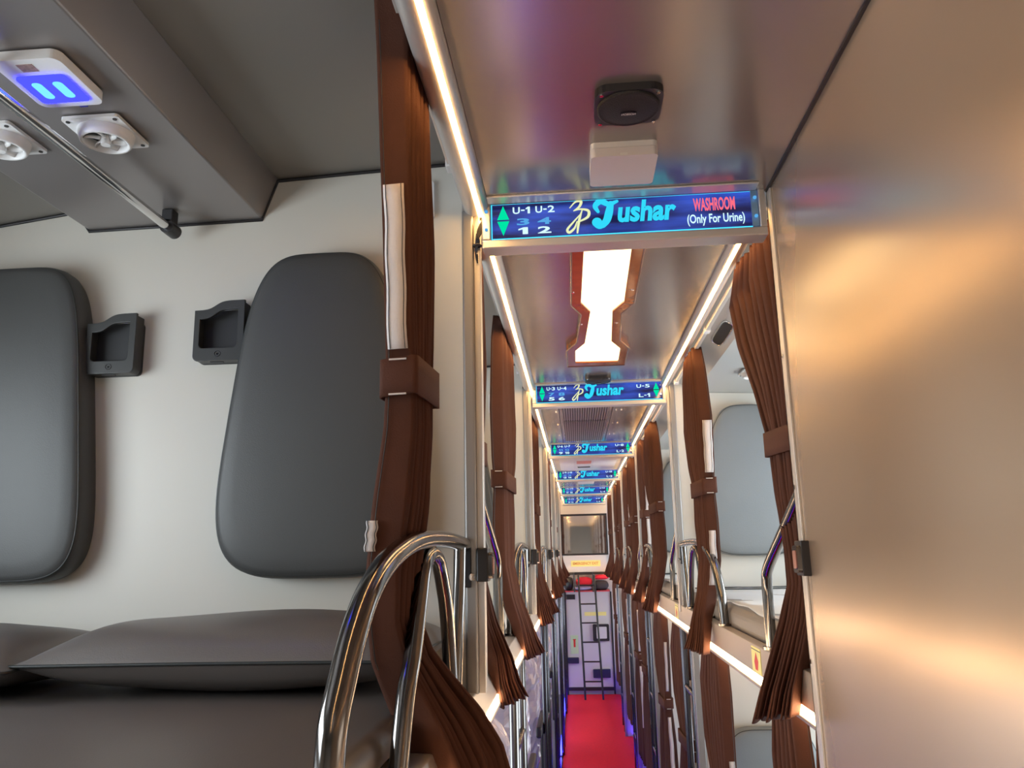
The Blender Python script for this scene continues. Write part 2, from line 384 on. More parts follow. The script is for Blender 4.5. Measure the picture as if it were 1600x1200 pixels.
# ------------------------------------------------------------------ the six lit signs
def sign(k, left, right, y):
    x0, x1, z0, z1 = -.142, .364, .588, .662
    t = thing('aisle_sign', ((x0 + x1) / 2, y, z0 - .02), f'{ORD[k]} blue backlit seat number sign across the aisle, counted from the camera', 'sign', 'backlit aisle signs')
    yf = y - .006
    f = MB()
    f.box(x0 - .018, x1 + .014, y - .014, y + .03, z0 - .019, z0 - .002); f.box(x0 - .018, x1 + .014, y - .014, y + .03, z1, z1 + .008)
    f.box(x0 - .018, x0 - .001, y - .014, y + .03, z0 - .002, z1); f.box(x1 + .001, x1 + .014, y - .014, y + .03, z0 - .002, z1)
    f.box(x0 - .001, x1 + .001, y + .002, y + .03, z0 - .002, z1)
    f.build('frame', silver, t, bevel=.0025, seg=3)
    MB().box(x0, x1, yf, y + .001, z0, z1).build('lit_panel', s_bg, t)
    e = MB().box(x0, x1, yf - .001, yf, z0, z0 + .0022).box(x0, x1, yf - .001, yf, z1 - .0022, z1).box(x0, x0 + .0018, yf - .001, yf, z0, z1)
    e.build('edge_glow', s_edge, t)
    for sx in (x0 - .009, x1 - .006):
        for zz in (.25, .75):
            MB().cyl((sx, y - .0145, z0 + (z1 - z0) * zz), 'y', .0034, -.002, 10).build('screw', s_blue if k == 1 else chrome2, t)  # screws of the first sign are given a blue glow, though no lamps
    U = lambda u: x0 + u * (x1 - x0); V = lambda v: z1 - v * (z1 - z0)
    yt = yf - .0015
    def arrows(u):
        a = MB(); du = .023
        a.add([(U(u - du), yt, V(.455)), (U(u + du), yt, V(.455)), (U(u), yt, V(.07))], [(0, 1, 2)])
        a.add([(U(u - du), yt, V(.50)), (U(u + du), yt, V(.50)), (U(u), yt, V(.90))], [(0, 2, 1)])
        a.build('arrow', s_green, t)
    arrows(.046)
    def put(txt, u0, u1, v1, v0, m_, bold=.022, sp=1.0):
        m = MB()
        if len(txt) > 5: add_text(m, txt, (U(u0), U(u1), V(v1), V(v0)), y=yt, bold=bold); m.build('lettering', m_, t); return
        wd = [{'-': .5, '1': .62}.get(c, 1) for c in txt]; g = .16; tot = sum(wd) + g * (len(txt) - 1); u = u0
        if len(txt) == 1 and txt == '1': wd = [.8]; tot = 1.0; u += .005
        for c, q in zip(txt, wd):
            w_ = (u1 - u0) * q / tot; a, b = U(u), U(u + w_); lo, hi = V(v1), V(v0)
            if c == '1':
                e = b - a; h = hi - lo
                m.add([(a + e * .42, yt, lo), (a + e * .95, yt, lo), (a + e * .95, yt, hi), (a + e * .5, yt, hi), (a, yt, hi - h * .22), (a, yt, hi - h * .42), (a + e * .42, yt, hi - h * .3)], [(0, 1, 2, 3, 6), (3, 4, 5, 6)])
            elif c == '-': m.add([(a, yt, lo + (hi - lo) * .40), (b, yt, lo + (hi - lo) * .40), (b, yt, lo + (hi - lo) * .60), (a, yt, lo + (hi - lo) * .60)], [(0, 1, 2, 3)])
            else: add_text(m, c, (a, b, lo, hi), y=yt, bold=bold)
            u += w_ + (u1 - u0) * g / tot
        m.build('lettering', m_, t)
    put(left[0], .083, .150, .31, .12, s_white); put(left[1], .170, .243, .31, .12, s_white)
    put(left[2], .098, .146, .63, .44, s_blue, .03); put(left[3], .177, .228, .63, .44, s_blue, .03)
    put(left[4], .098, .146, .88, .69, s_white, .03); put(left[5], .177, .228, .88, .69, s_white, .03)
    # emblem
    m = MB(); b = (U(.285), U(.375), V(.92), V(.02))
    stroke(m, [(.18, .78), (.42, .95), (.66, .96), (.58, .80), (.34, .68)], [.03, .05, .08, .07, .03], b, yt)
    stroke(m, [(.34, .68), (.62, .72), (.95, .66), (.93, .48), (.62, .36), (.48, .34)], [.03, .05, .08, .08, .05, .03], b, yt - .0003)
    stroke(m, [(.70, .70), (.58, .45), (.50, .20), (.46, .0)], [.03, .07, .07, .05], b, yt - .0006)
    stroke(m, [(.64, .58), (.32, .34), (.05, .12), (.12, .02), (.34, .14), (.46, .34)], [.03, .05, .07, .08, .06, .03], b, yt - .0009)
    m.build('emblem', s_cream, t)
    m = MB(); b = (U(.388), U(.485), V(.86), V(.04))
    stroke(m, [(.20, .60), (.10, .80), (.32, .95), (.62, .84), (.95, .92)], [.10, .17, .20, .17, .10], b, yt)
    stroke(m, [(.70, .84), (.62, .55), (.52, .30), (.36, .14)], [.20, .25, .24, .20], b, yt - .0004)
    stroke(m, [(.40, .16), (.24, .14), (.14, .24)], [.18, .26, .32], b, yt - .0008)
    m.build('lettering', s_cyan, t)
    m = MB(); add_text(m, 'ushar', (U(.480), U(.700), V(.70), V(.10)), y=yt - .0008, bold=.038, shear=.16, space=1.0)
    m.build('lettering', s_cyan, t)
    if k == 1:
        put('WASHROOM', .764, .918, .50, .14, s_pink, .03); put('(Only For Urine)', .738, .950, .90, .58, s_white, .02)
        MB().box(x1 - .012, x1, yf - .004, yf, z0, z1).build('end_plate', mat('pale blue end plate', (.25, .45, .7), .4, .3), t)
    else:
        arrows(.955)
        put(right[0], .80, .905, .34, .15, s_white); put(right[1], .815, .905, .86, .66, s_white)
sign(1, ('U-1', 'U-2', '3', '4', '1', '2'), None, PY[0])
sign(2, ('U-3', 'U-4', '7', '8', '5', '6'), ('U-5', 'L-1'), PY[1])
sign(3, ('U-6', 'U-7', '11', '12', '9', '10'), ('U-8', 'L-2'), PY[2])
sign(4, ('U-9', 'U-10', '15', '16', '13', '14'), ('U-11', 'L-3'), PY[3])
sign(5, ('U-12', 'U-13', '19', '20', '17', '18'), ('U-14', 'L-4'), PY[4])
sign(6, ('U-15', 'U-16', '23', '24', '21', '22'), ('U-17', 'L-5'), PY[5] - .04)
# ceiling cross trim above each sign
for k, y in enumerate(PY[:5]):
    st(MB().box(-.147, .36, y - .05, y - .02, CZ - .004, CZ).build('trim_3', silver, bevel=.001))
# bundle of black wires at the left end of the first sign
m = MB(); random.seed(3)
for i in range(5):
    a = i * .004
    m.tube(smooth_path([(-.158 + a * .3, 1.452, .64 - a), (-.169, 1.44, .606 - a), (-.166 - a * .3, 1.441, .585 + a), (-.174, 1.448, .566), (-.17, 1.445, .560 - a)], 6), .0016, 6)
m.ring((-.170, 1.443, .578), .007, .0022)
tag(m.build('cable_bundle', blackp), 'small bundle of black wires at the left end of the first lit sign', 'cable')

# ------------------------------------------------------------------ things on the aisle ceiling
def speaker(x, y, label):
    t = thing('ceiling_speaker', (x, y, CZ), label, 'speaker', 'ceiling speakers')
    MB().prism(rrect(x - .05, x + .05, y - .048, y + .048, .02), 'z', CZ - .012, CZ).build('mounting_plate', blackp, t, bevel=.002)
    rows = []
    for i, (r, z) in enumerate([(.047, CZ - .012), (.047, CZ - .015), (.044, CZ - .017), (.042, CZ - .0155), (.034, CZ - .018), (.02, CZ - .020), (.002, CZ - .021)]):
        rows.append([(x + r * math.cos(2 * PI * j / 40), y + r * math.sin(2 * PI * j / 40), z) for j in range(40)])
    MB().grid(rows, True, True).build('grille', blackm, t)
    for sx in (-1, 1):
        for sy in (-1, 1): MB().cyl((x + sx * .041, y + sy * .040, CZ - .012), 'z', .003, -.003, 10).build('screw', chrome2, t)
    b = MB().prism([(x + .0125 * math.cos(a * PI / 12), y + .005 * math.sin(a * PI / 12)) for a in range(24)], 'z', CZ - .0225, CZ - .019).build('badge', mat('badge black', (.006, .004, .012), .4), t)
    m = MB(); vs, F = text_verts('NOBSON', (-.0105, .0105, -.0026, .0026), .02)
    m.add([(x + v[0], y + v[2], CZ - .0229) for v in vs], F); m.build('badge_lettering', whitep, b)
    return t
speaker(.101, 1.10, 'black round speaker on glossy ceiling before the first lit sign')
s2 = speaker(.106, 3.08, 'small dark speaker on ceiling just before the second lit sign')
t = thing('ceiling_lamp', (.102, 1.285, CZ), 'white square unlit ceiling lamp just before the first lit sign', 'lamp')
MB().prism(rrect(.047, .157, 1.222, 1.332, .008), 'z', CZ - .010, CZ).build('housing', whitep, t, bevel=.001)
MB().prism(rrect(.047, .157, 1.222, 1.332, .008), 'z', CZ - .026, CZ - .0105).build('diffuser', whitel, t, bevel=.005, seg=4)
MB().box(.095, .107, 1.2215, 1.224, CZ - .0245, CZ - .0205).build('catch', whitep, t)
# bottle shaped warm lamp with amber border
inR = [(.142, 1.62), (.148, 2.055), (.121, 2.137), (.131, 2.457), (.164, 2.555), (.166, 2.745)]
inL = [(.040, 1.62), (.035, 2.045), (.061, 2.130), (.049, 2.470), (.019, 2.565), (.019, 2.735)]
ouR = [(.170, 1.60), (.176, 2.06), (.147, 2.15), (.158, 2.445), (.192, 2.545), (.192, 2.79)]
ouL = [(.012, 1.60), (.008, 2.06), (.035, 2.15), (.023, 2.455), (-.010, 2.555), (-.010, 2.79)]
t = thing('ceiling_feature_lamp', (.1, 2.2, CZ), 'bottle-shaped warm glowing ceiling lamp with amber border behind the first lit sign', 'lamp')
outer = ouR + ouL[::-1]; inner = inR + inL[::-1]
m = MB(); nn = len(outer); zt, zb = CZ, CZ - .018
vs = [(*p, zt) for p in outer] + [(*p, zb) for p in outer] + [(*p, zb) for p in inner] + [(*p, zt) for p in inner]
fs = [(a * nn + i, a * nn + (i + 1) % nn, (a + 1) * nn + (i + 1) % nn, (a + 1) * nn + i) for a in range(3) for i in range(nn)]
m.add(vs, fs); m.build('border', amber, t, bevel=.002)
m = MB().tube([(p[0], p[1], zb) for p in ouR], .0022, 8).tube([(p[0], p[1], zb) for p in ouL], .0022, 8).tube([(*ouL[-1], zb), (*ouR[-1], zb)], .0022, 8)
m.build('beading', mat('smoky acrylic beading', (.22, .12, .10), .08, .3), t)
MB().prism(inner, 'z', CZ - .012, CZ - .006).build('diffuser', lampw, t)
for p in [(.165, 1.95), (.138, 2.25), (.013, 1.95), (.036, 2.25)]:
    MB().cyl((*p, zb), 'z', .0035, -.0015, 10).build('screw', chrome2, t)
# air conditioning return grille in the third section
t = thing('air_grille', (.07, 4.6, CZ), 'large louvred air conditioning grille in the ceiling between second and third lit signs', 'grille')
MB().box(-.10, .25, 3.32, 4.9, CZ - .006, CZ).build('backing_panel', aislec, t, bevel=.001)
for (a, b) in ((3.40, 4.05), (4.07, 4.85)):
    f = MB().box(-.045, .175, a, b, CZ - .0085, CZ - .006).build('slot_well', blackp, t)
    m = MB()
    for i in range(19): m.box(-.04 + i * .0115, -.035 + i * .0115, a + .01, b - .01, CZ - .0135, CZ - .0085)
    m.build('louvre', postm, t)
for x in (-.075, .21, .235):
    for y in (3.45, 3.8, 4.2, 4.6): MB().cyl((x, y, CZ - .006), 'z', .004, -.003, 10).build('screw', chrome2, t)
for x in (-.062, .192): MB().box(x - .0015, x + .0015, 3.32, 4.9, CZ - .0075, CZ - .006).build('joint', blackp, t)
# escape hatch in the fourth section, vent box in the fifth
t = thing('roof_hatch', (.07, 6.0, CZ), 'pale roof hatch with red notice behind the third lit sign', 'hatch')
MB().prism(rrect(-.11, .32, 5.3, 6.70, .05), 'z', CZ - .006, CZ).build('cover', whitep, t, bevel=.002)
MB().box(.0, .15, 5.75, 6.55, CZ - .011, CZ - .006).build('centre_panel', whitel, t, bevel=.001)
MB().box(.02, .13, 5.95, 6.15, CZ - .012, CZ - .011).build('notice', mat('pink notice', (.7, .25, .22), .5), t)
MB().tube([(.03, 6.36, CZ - .010), (.03, 6.36, CZ - .016), (.125, 6.36, CZ - .016), (.125, 6.36, CZ - .010)], .004, 8).build('handle', blackp, t)
t = thing('ceiling_vent_box', (.1, 7.8, CZ), 'white square vent box on the ceiling between fourth and fifth lit signs', 'vent')
MB().box(.03, .19, 7.35, 8.1, CZ - .010, CZ).build('housing', whitep, t, bevel=.002)
MB().box(.05, .17, 7.45, 8.0, CZ - .013, CZ - .010).build('cover', whitel, t, bevel=.002)

# ------------------------------------------------------------------ reading lamps, air louvers, grab rod
def reading_lamp(c, label, sx=.094, sy=.112):
    x, y, z = c
    t = thing('reading_lamp', c, label, 'lamp', 'blue reading lamps')
    MB().prism(rrect(x - sx / 2, x + sx / 2, y - sy / 2, y + sy / 2, .013), 'z', z - .014, z).build('housing', whitep, t, bevel=.005, seg=4)
    yy = y + .012
    MB().prism(rrect(x - .036, x + .034, yy - .033, yy + .030, .006), 'z', z - .0165, z - .013).build('lens', bluecell, t, bevel=.001)
    for dx in (-.016, .014):
        MB().prism(rrect(x + dx - .007, x + dx + .007, yy - .02, yy + .018, .006), 'z', z - .0172, z - .0165).build('led_core', bluehot, t)
    MB().box(x + .004, x + .016, y + sy / 2 - .001, y + sy / 2 + .008, z - .012, z - .003).build('switch', mat('blue switch', (.05, .05, .35), .4), t, bevel=.001)
    MB().box(x - .016, x + .006, y - .046, y - .030, z - .0146, z - .0139).build('label', mat('worn silver label', (.45, .30, .26), .3, .4, noise=.5, nscale=300), t)
    return t
LZ = .657
lamp0 = reading_lamp((-.699, .938, LZ), 'white reading lamp glowing blue under duct of the nearest left berth')
def louver(c, label):
    x, y, z = c
    t = thing('air_louver', c, label, 'air vent', 'white round air louvers')
    MB().prism(rrect(x - .045, x + .045, y - .048, y + .048, .006), 'z', z - .005, z).build('mounting_plate', whitep, t, bevel=.0015)
    rows = []
    for r, h in ((.041, .004), (.040, .012), (.037, .020), (.034, .0215), (.0315, .020), (.030, .010), (.030, .004)):
        rows.append([(x + r * math.cos(2 * PI * j / 48), y + r * math.sin(2 * PI * j / 48), z - h) for j in range(48)])
    MB().grid(rows, True, True).build('rim', whitep, t)
    MB().cyl((x, y, z - .0052), 'z', .0305, -.001, 32).build('well', pocketin, t)
    for j in range(6):
        a = 2 * PI * j / 6 + .3; m = MB(); rows = []
        for i in range(6):
            r = .007 + .023 * i / 5; aa = a + .5 * math.sin(i / 5 * PI) * .35
            ca, sa = math.cos(aa), math.sin(aa)
            rows.append([(x + r * ca, y + r * sa, z - .008), (x + r * ca - .006 * sa, y + r * sa + .006 * ca, z - .018)])
        m.grid(rows).build('vane', whitep, t, solid=.002)
    MB().cyl((x, y, z - .007), 'z', .0085, -.017, 20, .007).build('knob', whitep, t, bevel=.001)
    for sx in (-1, 1):
        for sy in (-1, 1): MB().cyl((x + sx * .037, y + sy * .040, z - .005), 'z', .0032, -.0012, 10).build('screw', pocketm, t)
    return t
louv0 = louver((-.708, 1.088, LZ), 'white round air louver right of the chrome rod, nearest left berth')
louver((-.880, 1.088, LZ), 'white round air louver cut by the left picture edge beside the chrome rod')
rod = thing('grab_rod', (-.757, .9, .622), 'slim chrome rod under the duct with a black end clamp', 'rod')
MB().tube([(-.757, -.2, .622), (-.757, 1.395, .622)], .0085, 16).build('tube', chrome2, rod)
MB().cyl((-.757, 1.372, .622), 'y', .0135, .034, 20).build('clamp', blackp, rod, bevel=.002)
MB().box(-.768, -.746, 1.372, 1.395, .63, LZ).build('clamp_bracket', blackp, rod, bevel=.002)
MB().box(-.768, -.746, -.1, -.08, .63, LZ).build('clamp_bracket', blackp, rod, bevel=.002)

# ------------------------------------------------------------------ backrest cushions
def cushion(cx, y, label, m_=leather, s=1.0, wb=.205, wt=.118, zb=-.034, zt=.562, group='bolster cushions on the partitions', ex=5.5):
    """rounded trapezoid pad fixed to a partition whose face is at y"""
    out = []
    H = zt - zb; N = 88
    for i in range(N):
        a = 2 * PI * i / N; e = 2 / ex
        u = math.copysign(abs(math.cos(a)) ** e, math.cos(a)); v = math.copysign(abs(math.sin(a)) ** e, math.sin(a))
        hw = wb + (wt - wb) * ((v + 1) / 2) ** 1.15
        out.append((cx + hw * u, (zb + zt) / 2 + v * H / 2))
    t = thing('bolster_cushion', (cx, y, zb), label, 'cushion', group)
    rows = []; cz = (zb + zt) / 2
    prof = [(0.0, 1.0), (.012, 1.02), (.030, 1.025), (.046, 1.012), (.053, .985), (.0565, .93), (.0585, .80), (.060, .5), (.060, .05)]
    for d, k in prof:
        rows.append([(cx + (x - cx) * (1 - (1 - k)), y - d, cz + (z - cz) * (1 - (1 - k) * .6)) for x, z in out])
    m = MB().grid(rows, True, True); m.add([p for p in rows[-1]], [tuple(range(N))]); m.build('pad', m_, t)
    P = [(cx + (x - cx) * .990, y - .0505, cz + (z - cz) * .993) for x, z in out]; P.append(P[0])
    MB().tube(P, .0022, 6, False).build('piping', seam_crease, t)
    return t
cushion(-.462, 1.45, 'dark grey bolster cushion on cream partition left of the nearest curtain', wb=.197, wt=.125, ex=4.2)
cushion(-1.08, 1.45, 'dark grey bolster cushion cut by the left picture edge', wb=.192, wt=.135)
for k in (1, 2):
    cushion(-.50, PY[k], f'grey bolster cushion on left partition by the {ORD[k + 1]} lit sign')
for k in (1, 2, 3):
    cushion(.675, PY[k], f'grey bolster cushion on right upper partition by the {ORD[k + 1]} lit sign', greyfab, wb=.215, wt=.125, zb=-.03, zt=.545, ex=3.6)
cushion(.62, 2.96, 'grey lower deck cushion under the nearest right berth', greyfab, wb=.20, wt=.14, zb=-1.1, zt=-.60)

# ------------------------------------------------------------------ phone pockets
def pocket(x0, z0, label):
    x1, z1 = x0 + .098, z0 + .118; y = 1.45; d = .034
    t = thing('phone_pocket', ((x0 + x1) / 2, y, z0), label, 'phone holder', 'phone pockets')
    # body, open at the top with a wavy front
    MB().prism(rrect(x0, x1, z0, z1 - .012, .010), 'y', y - .006, y).build('back_plate', pocketin, t)
    m = MB()
    m.prism(rrect(x0 + .0006, x1 - .0006, z0 + .0006, z0 + .024, .010), 'y', y - d + .003, y - .005)
    m.box(x0, x0 + .006, y - d + .004, y - .005, z0 + .01, z1 - .02); m.box(x1 - .012, x1, y - d + .004, y - .005, z0 + .01, z1 - .004)
    m.build('shell', pocketm, t, bevel=.002)
    N = 24; o_, i_ = [], []
    top = [(x0 + (x1 - x0) * i / N, z1 - .018 + .018 / (1 + math.exp(-((i / N) - .42) * 14))) for i in range(N + 1)]
    itop = [(x0 + .011 + (x1 - x0 - .024) * i / N, z1 - .036 + .018 / (1 + math.exp(-((i / N) - .40) * 12))) for i in range(N + 1)]
    # front frame as a strip loop: outer = rounded bottom + wavy top, inner = window
    bot_o = [(x0 + .010 - .010 * math.cos(a), z0 + .010 - .010 * math.sin(a)) for a in np.linspace(0, PI / 2, 6)] + [(x1 - .010 + .010 * math.sin(a), z0 + .010 - .010 * math.cos(a)) for a in np.linspace(0, PI / 2, 6)]
    wx0, wx1, wz0 = x0 + .011, x1 - .013, z0 + .025
    bot_i = [(wx0 + .008 - .008 * math.cos(a), wz0 + .008 - .008 * math.sin(a)) for a in np.linspace(0, PI / 2, 6)] + [(wx1 - .008 + .008 * math.sin(a), wz0 + .008 - .008 * math.cos(a)) for a in np.linspace(0, PI / 2, 6)]
    OU = bot_o + top[::-1]; IN = bot_i + itop[::-1]; n_ = len(OU)
    vs = [(p[0], y - d, p[1]) for p in OU] + [(p[0], y - d, p[1]) for p in IN] + [(p[0], y - d + .006, p[1]) for p in IN] + [(p[0], y - d + .006, p[1]) for p in OU]
    fs = [(a * n_ + i, a * n_ + (i + 1) % n_, ((a + 1) % 4) * n_ + (i + 1) % n_, ((a + 1) % 4) * n_ + i) for a in range(4) for i in range(n_)]
    MB().add(vs, fs).build('front_frame', pocketm, t, bevel=.0012)
    MB().box(x0 + .03, x0 + .055, y - .022, y - .016, z0 - .0006, z0 + .002).build('slot', blackp, t)
    cx, cz = x0 + .049, z0 + .013
    m = MB().tube([(cx + .0058 * math.cos(a * PI / 10), y - d - .0003, cz + .0052 * math.sin(a * PI / 10)) for a in range(21)], .0006, 5, False)
    m.tube([(cx - .002, y - d - .0003, cz + .002), (cx - .001, y - d - .0003, cz - .002), (cx, y - d - .0003, cz + .001), (cx + .001, y - d - .0003, cz - .002), (cx + .002, y - d - .0003, cz + .002)], .0005, 5)
    m.build('emblem', blackp, t)
pocket(-.925, .348, 'black wall phone pocket beside the leftmost cushion, light showing at its right')
pocket(-.712, .365, 'black wall phone pocket touching the larger cushion left of the curtain')

# ------------------------------------------------------------------ berths, mattresses, pillows
def berth(side, y0, y1, k):
    nm = 'left' if side < 0 else 'right'
    xa, xb = (-.185, XL) if side < 0 else (.388, XR)
    t = thing('upper_berth', (xa, y0, -.28), f'{nm} upper berth base, lit edge, {bay(k)}', 'berth', 'upper berths')
    d = -side * .012     # towards the aisle
    MB().box(min(xa - d * 3, xb), max(xa - d * 3, xb), y0, y1, -.285, -.237).build('platform', postm, t)
    m = MB()
    if side < 0:
        m.prism([(-.215, -.236), (-.183, -.236), (-.168, -.276), (-.215, -.276)], 'y', y0, y1); m.box(-.19, -.163, y0, y1, -.299, -.292)
    else:
        m.box(xa, xa + .026, y0, y1, -.278, -.214); m.box(xa - .003, xa + .014, y0, y1, -.304, -.296)
    m.build('edge_profile', silver if side < 0 else mat('champagne edge', (.50, .42, .34), .36, .55), t, bevel=.002)
    lo, hi = ((-.182, -.1665) if side < 0 else (xa + .002, xa + .018)); MB().box(lo, hi, y0, y1, *((-.292, -.276) if side < 0 else (-.296, -.278))).build('light_strip', ledl, t)
def rounded_slab(x0, x1, y0, y1, z0, z1, r, m_, name, label, cat, group=None, border=None):
    o = MB().box(x0, x1, y0, y1, z0, z1).build(name, m_, bevel=r, seg=5, loc=((x0 + x1) / 2, (y0 + y1) / 2, z0))
    for p in o.data.polygons: p.use_smooth = True
    tag(o, label, cat, group); return o
for k in range(6):
    y0, y1 = YS[k] + (.021 if k else 0), YS[k + 1]
    berth(-1, y0 - (.021 if k else 0), y1, k)
    o = rounded_slab(XL + .005, -.218, y0 + .005, y1 - .004, -.234, -.19, .02, leatherb if k == 0 else bedw, 'mattress', 'brown grey leatherette mattress on the nearest left upper berth' if k == 0 else f'pale mattress left of the aisle {bay(k)}', 'mattress', 'left upper mattresses')
    if k:
        berth(1, y0 - .021, y1, k)
        t = thing('mattress', (.7, y0, -.234), f'pale taupe-edged mattress right of the aisle {bay(k)}', 'mattress', 'right upper mattresses')
        m = MB().box(.417, XR - .005, y0 + .005, y1 - .004, -.234, -.155).build('border', bedside, t, bevel=.03, seg=5)
        m = MB(); rows = []
        for i in range(30):
            yy = y0 + .03 + (y1 - y0 - .06) * i / 29
            rows.append([(.425 + (XR - .45) * j / 16 * .985 - .0, yy, -.153 + .004 * math.sin(j * .9 + i * .6) + .003 * math.sin(i * 1.3 + j * .4)) for j in range(17)])
        MB().grid(rows).build('sheet', bedw, t, solid=.004)
        for q in (.10, .22):
            MB().tube([(.43 + .6 * i / 16, y1 - q + .01 * math.sin(i * .8), -.1465) for i in range(17)], .0022, 6).build('seam_crease', seam_crease, t)  # shade of creases in the bedding, put in as thin dark tubes
def pillow(cx, cy, z0, hx, hy, hz, m_, label, sag=0.0, group=None):
    t = thing('pillow', (cx, cy, z0), label, 'pillow', group)
    zc = z0 + hz * .95; N = 40; M = 24
    def surf(sgn, lo):
        rows = []
        for i in range(N + 1):
            u = -1 + 2 * i / N; row = []
            for j in range(M + 1):
                v = -1 + 2 * j / M
                pin = 1 - .06 * (1 - abs(v) ** 2) * abs(u) ** 6
                piny = 1 - .05 * (1 - abs(u) ** 2) * abs(v) ** 6
                h = (max(0, 1 - abs(u) ** 4.0) ** .62) * (max(0, 1 - abs(v) ** 3.2) ** .62)
                row.append((cx + hx * u * pin, cy + hy * v * piny, zc + sgn * h * hz * lo + .003 * math.sin(u * 5 + v * 3) * h))
            rows.append(row)
        return rows
    m = MB().grid(surf(1, 1.05)).grid(surf(-1, .93)); m.build('cover', m_, t)
    loop = [p for p in surf(1, 0)[0]] ; A = surf(1, 0.0)
    P = [A[0][j] for j in range(M + 1)] + [A[i][M] for i in range(1, N + 1)] + [A[N][j] for j in range(M - 1, -1, -1)] + [A[i][0] for i in range(N - 1, -1, -1)]
    MB().tube(P, .0024, 6, False).build('piping', seam_crease, t)
    return t
pillow(-.500, 1.270, -.19, .288, .170, .052, leatherb, 'dark leatherette pillow with piping lying below the larger cushion', group='leatherette pillows')
pillow(-1.055, 1.245, -.19, .28, .17, .047, leatherb, 'dark leatherette pillow at the left picture edge overlapped by its neighbour', group='leatherette pillows')

# fire notice stickers on the right berth edge
for (y, l) in ((1.90, 'small yellow fire notice sticker on berth edge near the washroom wall'), (3.36, 'small yellow fire notice sticker on right berth edge by the second lit sign')):
    t = thing('notice_sticker', (.388, y, -.245), l, 'sticker', 'fire notice stickers')
    MB().box(.3868, .388, y - .045, y + .045, -.274, -.220).build('backing', yellow, t)
    m = MB().add([(.3865, y, -.230), (.3865, y - .022, -.248), (.3865, y - .012, -.268), (.3865, y + .012, -.268), (.3865, y + .02, -.252)], [(0, 1, 2, 3, 4)]); m.build('flame_mark', red, t)
    MB().box(.3864, .3868, y - .045, y + .045, -.2265, -.2245).build('line', blackp, t)

# ------------------------------------------------------------------ grab rails on the berth edges
def arch_rail(side, yp, label, full=True):
    """bent tube rail: arch towards the camera from the post at yp"""
    x = -.2 if side < 0 else .402
    zf = -.236 if side < 0 else -.214
    t = thing('berth_grab_rail', (x, yp, -.19), label, 'grab rail', 'berth grab rails')
    D = yp - 1.45
    a1 = [(1.455, .013), (1.40, .016), (1.256, .020), (1.116, .020), (1.003, .015), (.911, .004), (.835, -.012), (.772, -.036), (.725, -.068), (.690, -.105), (.664, -.145), (.652, zf)]
    a2 = [(.905, zf), (.945, -.160), (.982, -.120), (1.018, -.066), (1.046, -.024), (1.075, -.006), (1.12, -.001), (1.165, -.012), (1.205, -.045), (1.245, -.10), (1.29, zf)]
    a3 = [(1.385, .014), (1.372, -.05), (1.35, -.12), (1.318, zf)]
    S = 1.0 if side < 0 else 1.06
    f = lambda q, dx=0: [(x + dx, yp - (1.45 - y) * S, z) for y, z in q]
    MB().tube(smooth_path(f(a1), 5), .0125, 16).build('outer_tube', chrome, t)
    MB().tube(smooth_path(f(a2), 5), .0110, 16).build('inner_tube', chrome, t)
    MB().tube(smooth_path(f(a3), 5), .0105, 16).build('end_leg', chrome, t)
    for y in (.652, .905, 1.29):
        yy = yp - (1.45 - y) * S; MB().cyl((x, yy, zf), 'z', .018, .006, 18).build('foot_flange', chrome, t)
    MB().box(x - .008, x + .012, yp - .012, yp - .004, -.06, .02).build('bracket', blackp, t, bevel=.002)
    MB().cyl((x + .014 * (-side), yp - .010, -.042), 'y', .006, -.006, 12).build('bolt', chrome2, t)
    return t
def bent_rail(side, yp, ln, label):
    x = -.188 if side < 0 else .402
    zf = -.236 if side < 0 else -.214
    t = thing('bent_grab_bar', (x, yp, -.19), label, 'grab rail', 'bent grab bars')
    pts = [(0.035, .140), (ln * .35, .088), (ln * .75, .022), (ln * .93, -.010), (ln, -.045), (ln * 1.01, -.10), (ln * 1.02, zf)]
    if side > 0: pts = [(.012, .10), (ln * .5, .025), (ln * .92, -.042), (ln, -.075), (ln * 1.01, -.13), (ln * 1.02, zf)]
    MB().tube(smooth_path([(x, yp + a, z) for a, z in pts], 5), .0115, 16).build('tube', chrome, t)
    MB().cyl((x, yp + ln * 1.02, zf), 'z', .018, .006, 18).build('foot_flange', chrome, t)
    return t
arch_rail(-1, 1.45, 'large arched steel rail in the foreground on the left berth edge')
for k in range(1, 5):
    arch_rail(-1, PY[k], f'arched steel rail on left upper berth edge by the {ORD[k + 1]} lit sign')
    arch_rail(1, PY[k], f'arched steel rail on right upper berth edge by the {ORD[k + 1]} lit sign')
for k in range(0, 4):
    bent_rail(-1, PY[k], .46 if k == 0 else .40, f'bent steel bar on left berth edge just behind the {ORD[k + 1]} lit sign')
bent_rail(1, 1.45, .35, 'dark bent steel bar beside the washroom wall edge')
for k in range(1, 4): bent_rail(1, PY[k] + .02, .33, f'bent steel bar on right berth edge just behind the {ORD[k + 1]} lit sign')

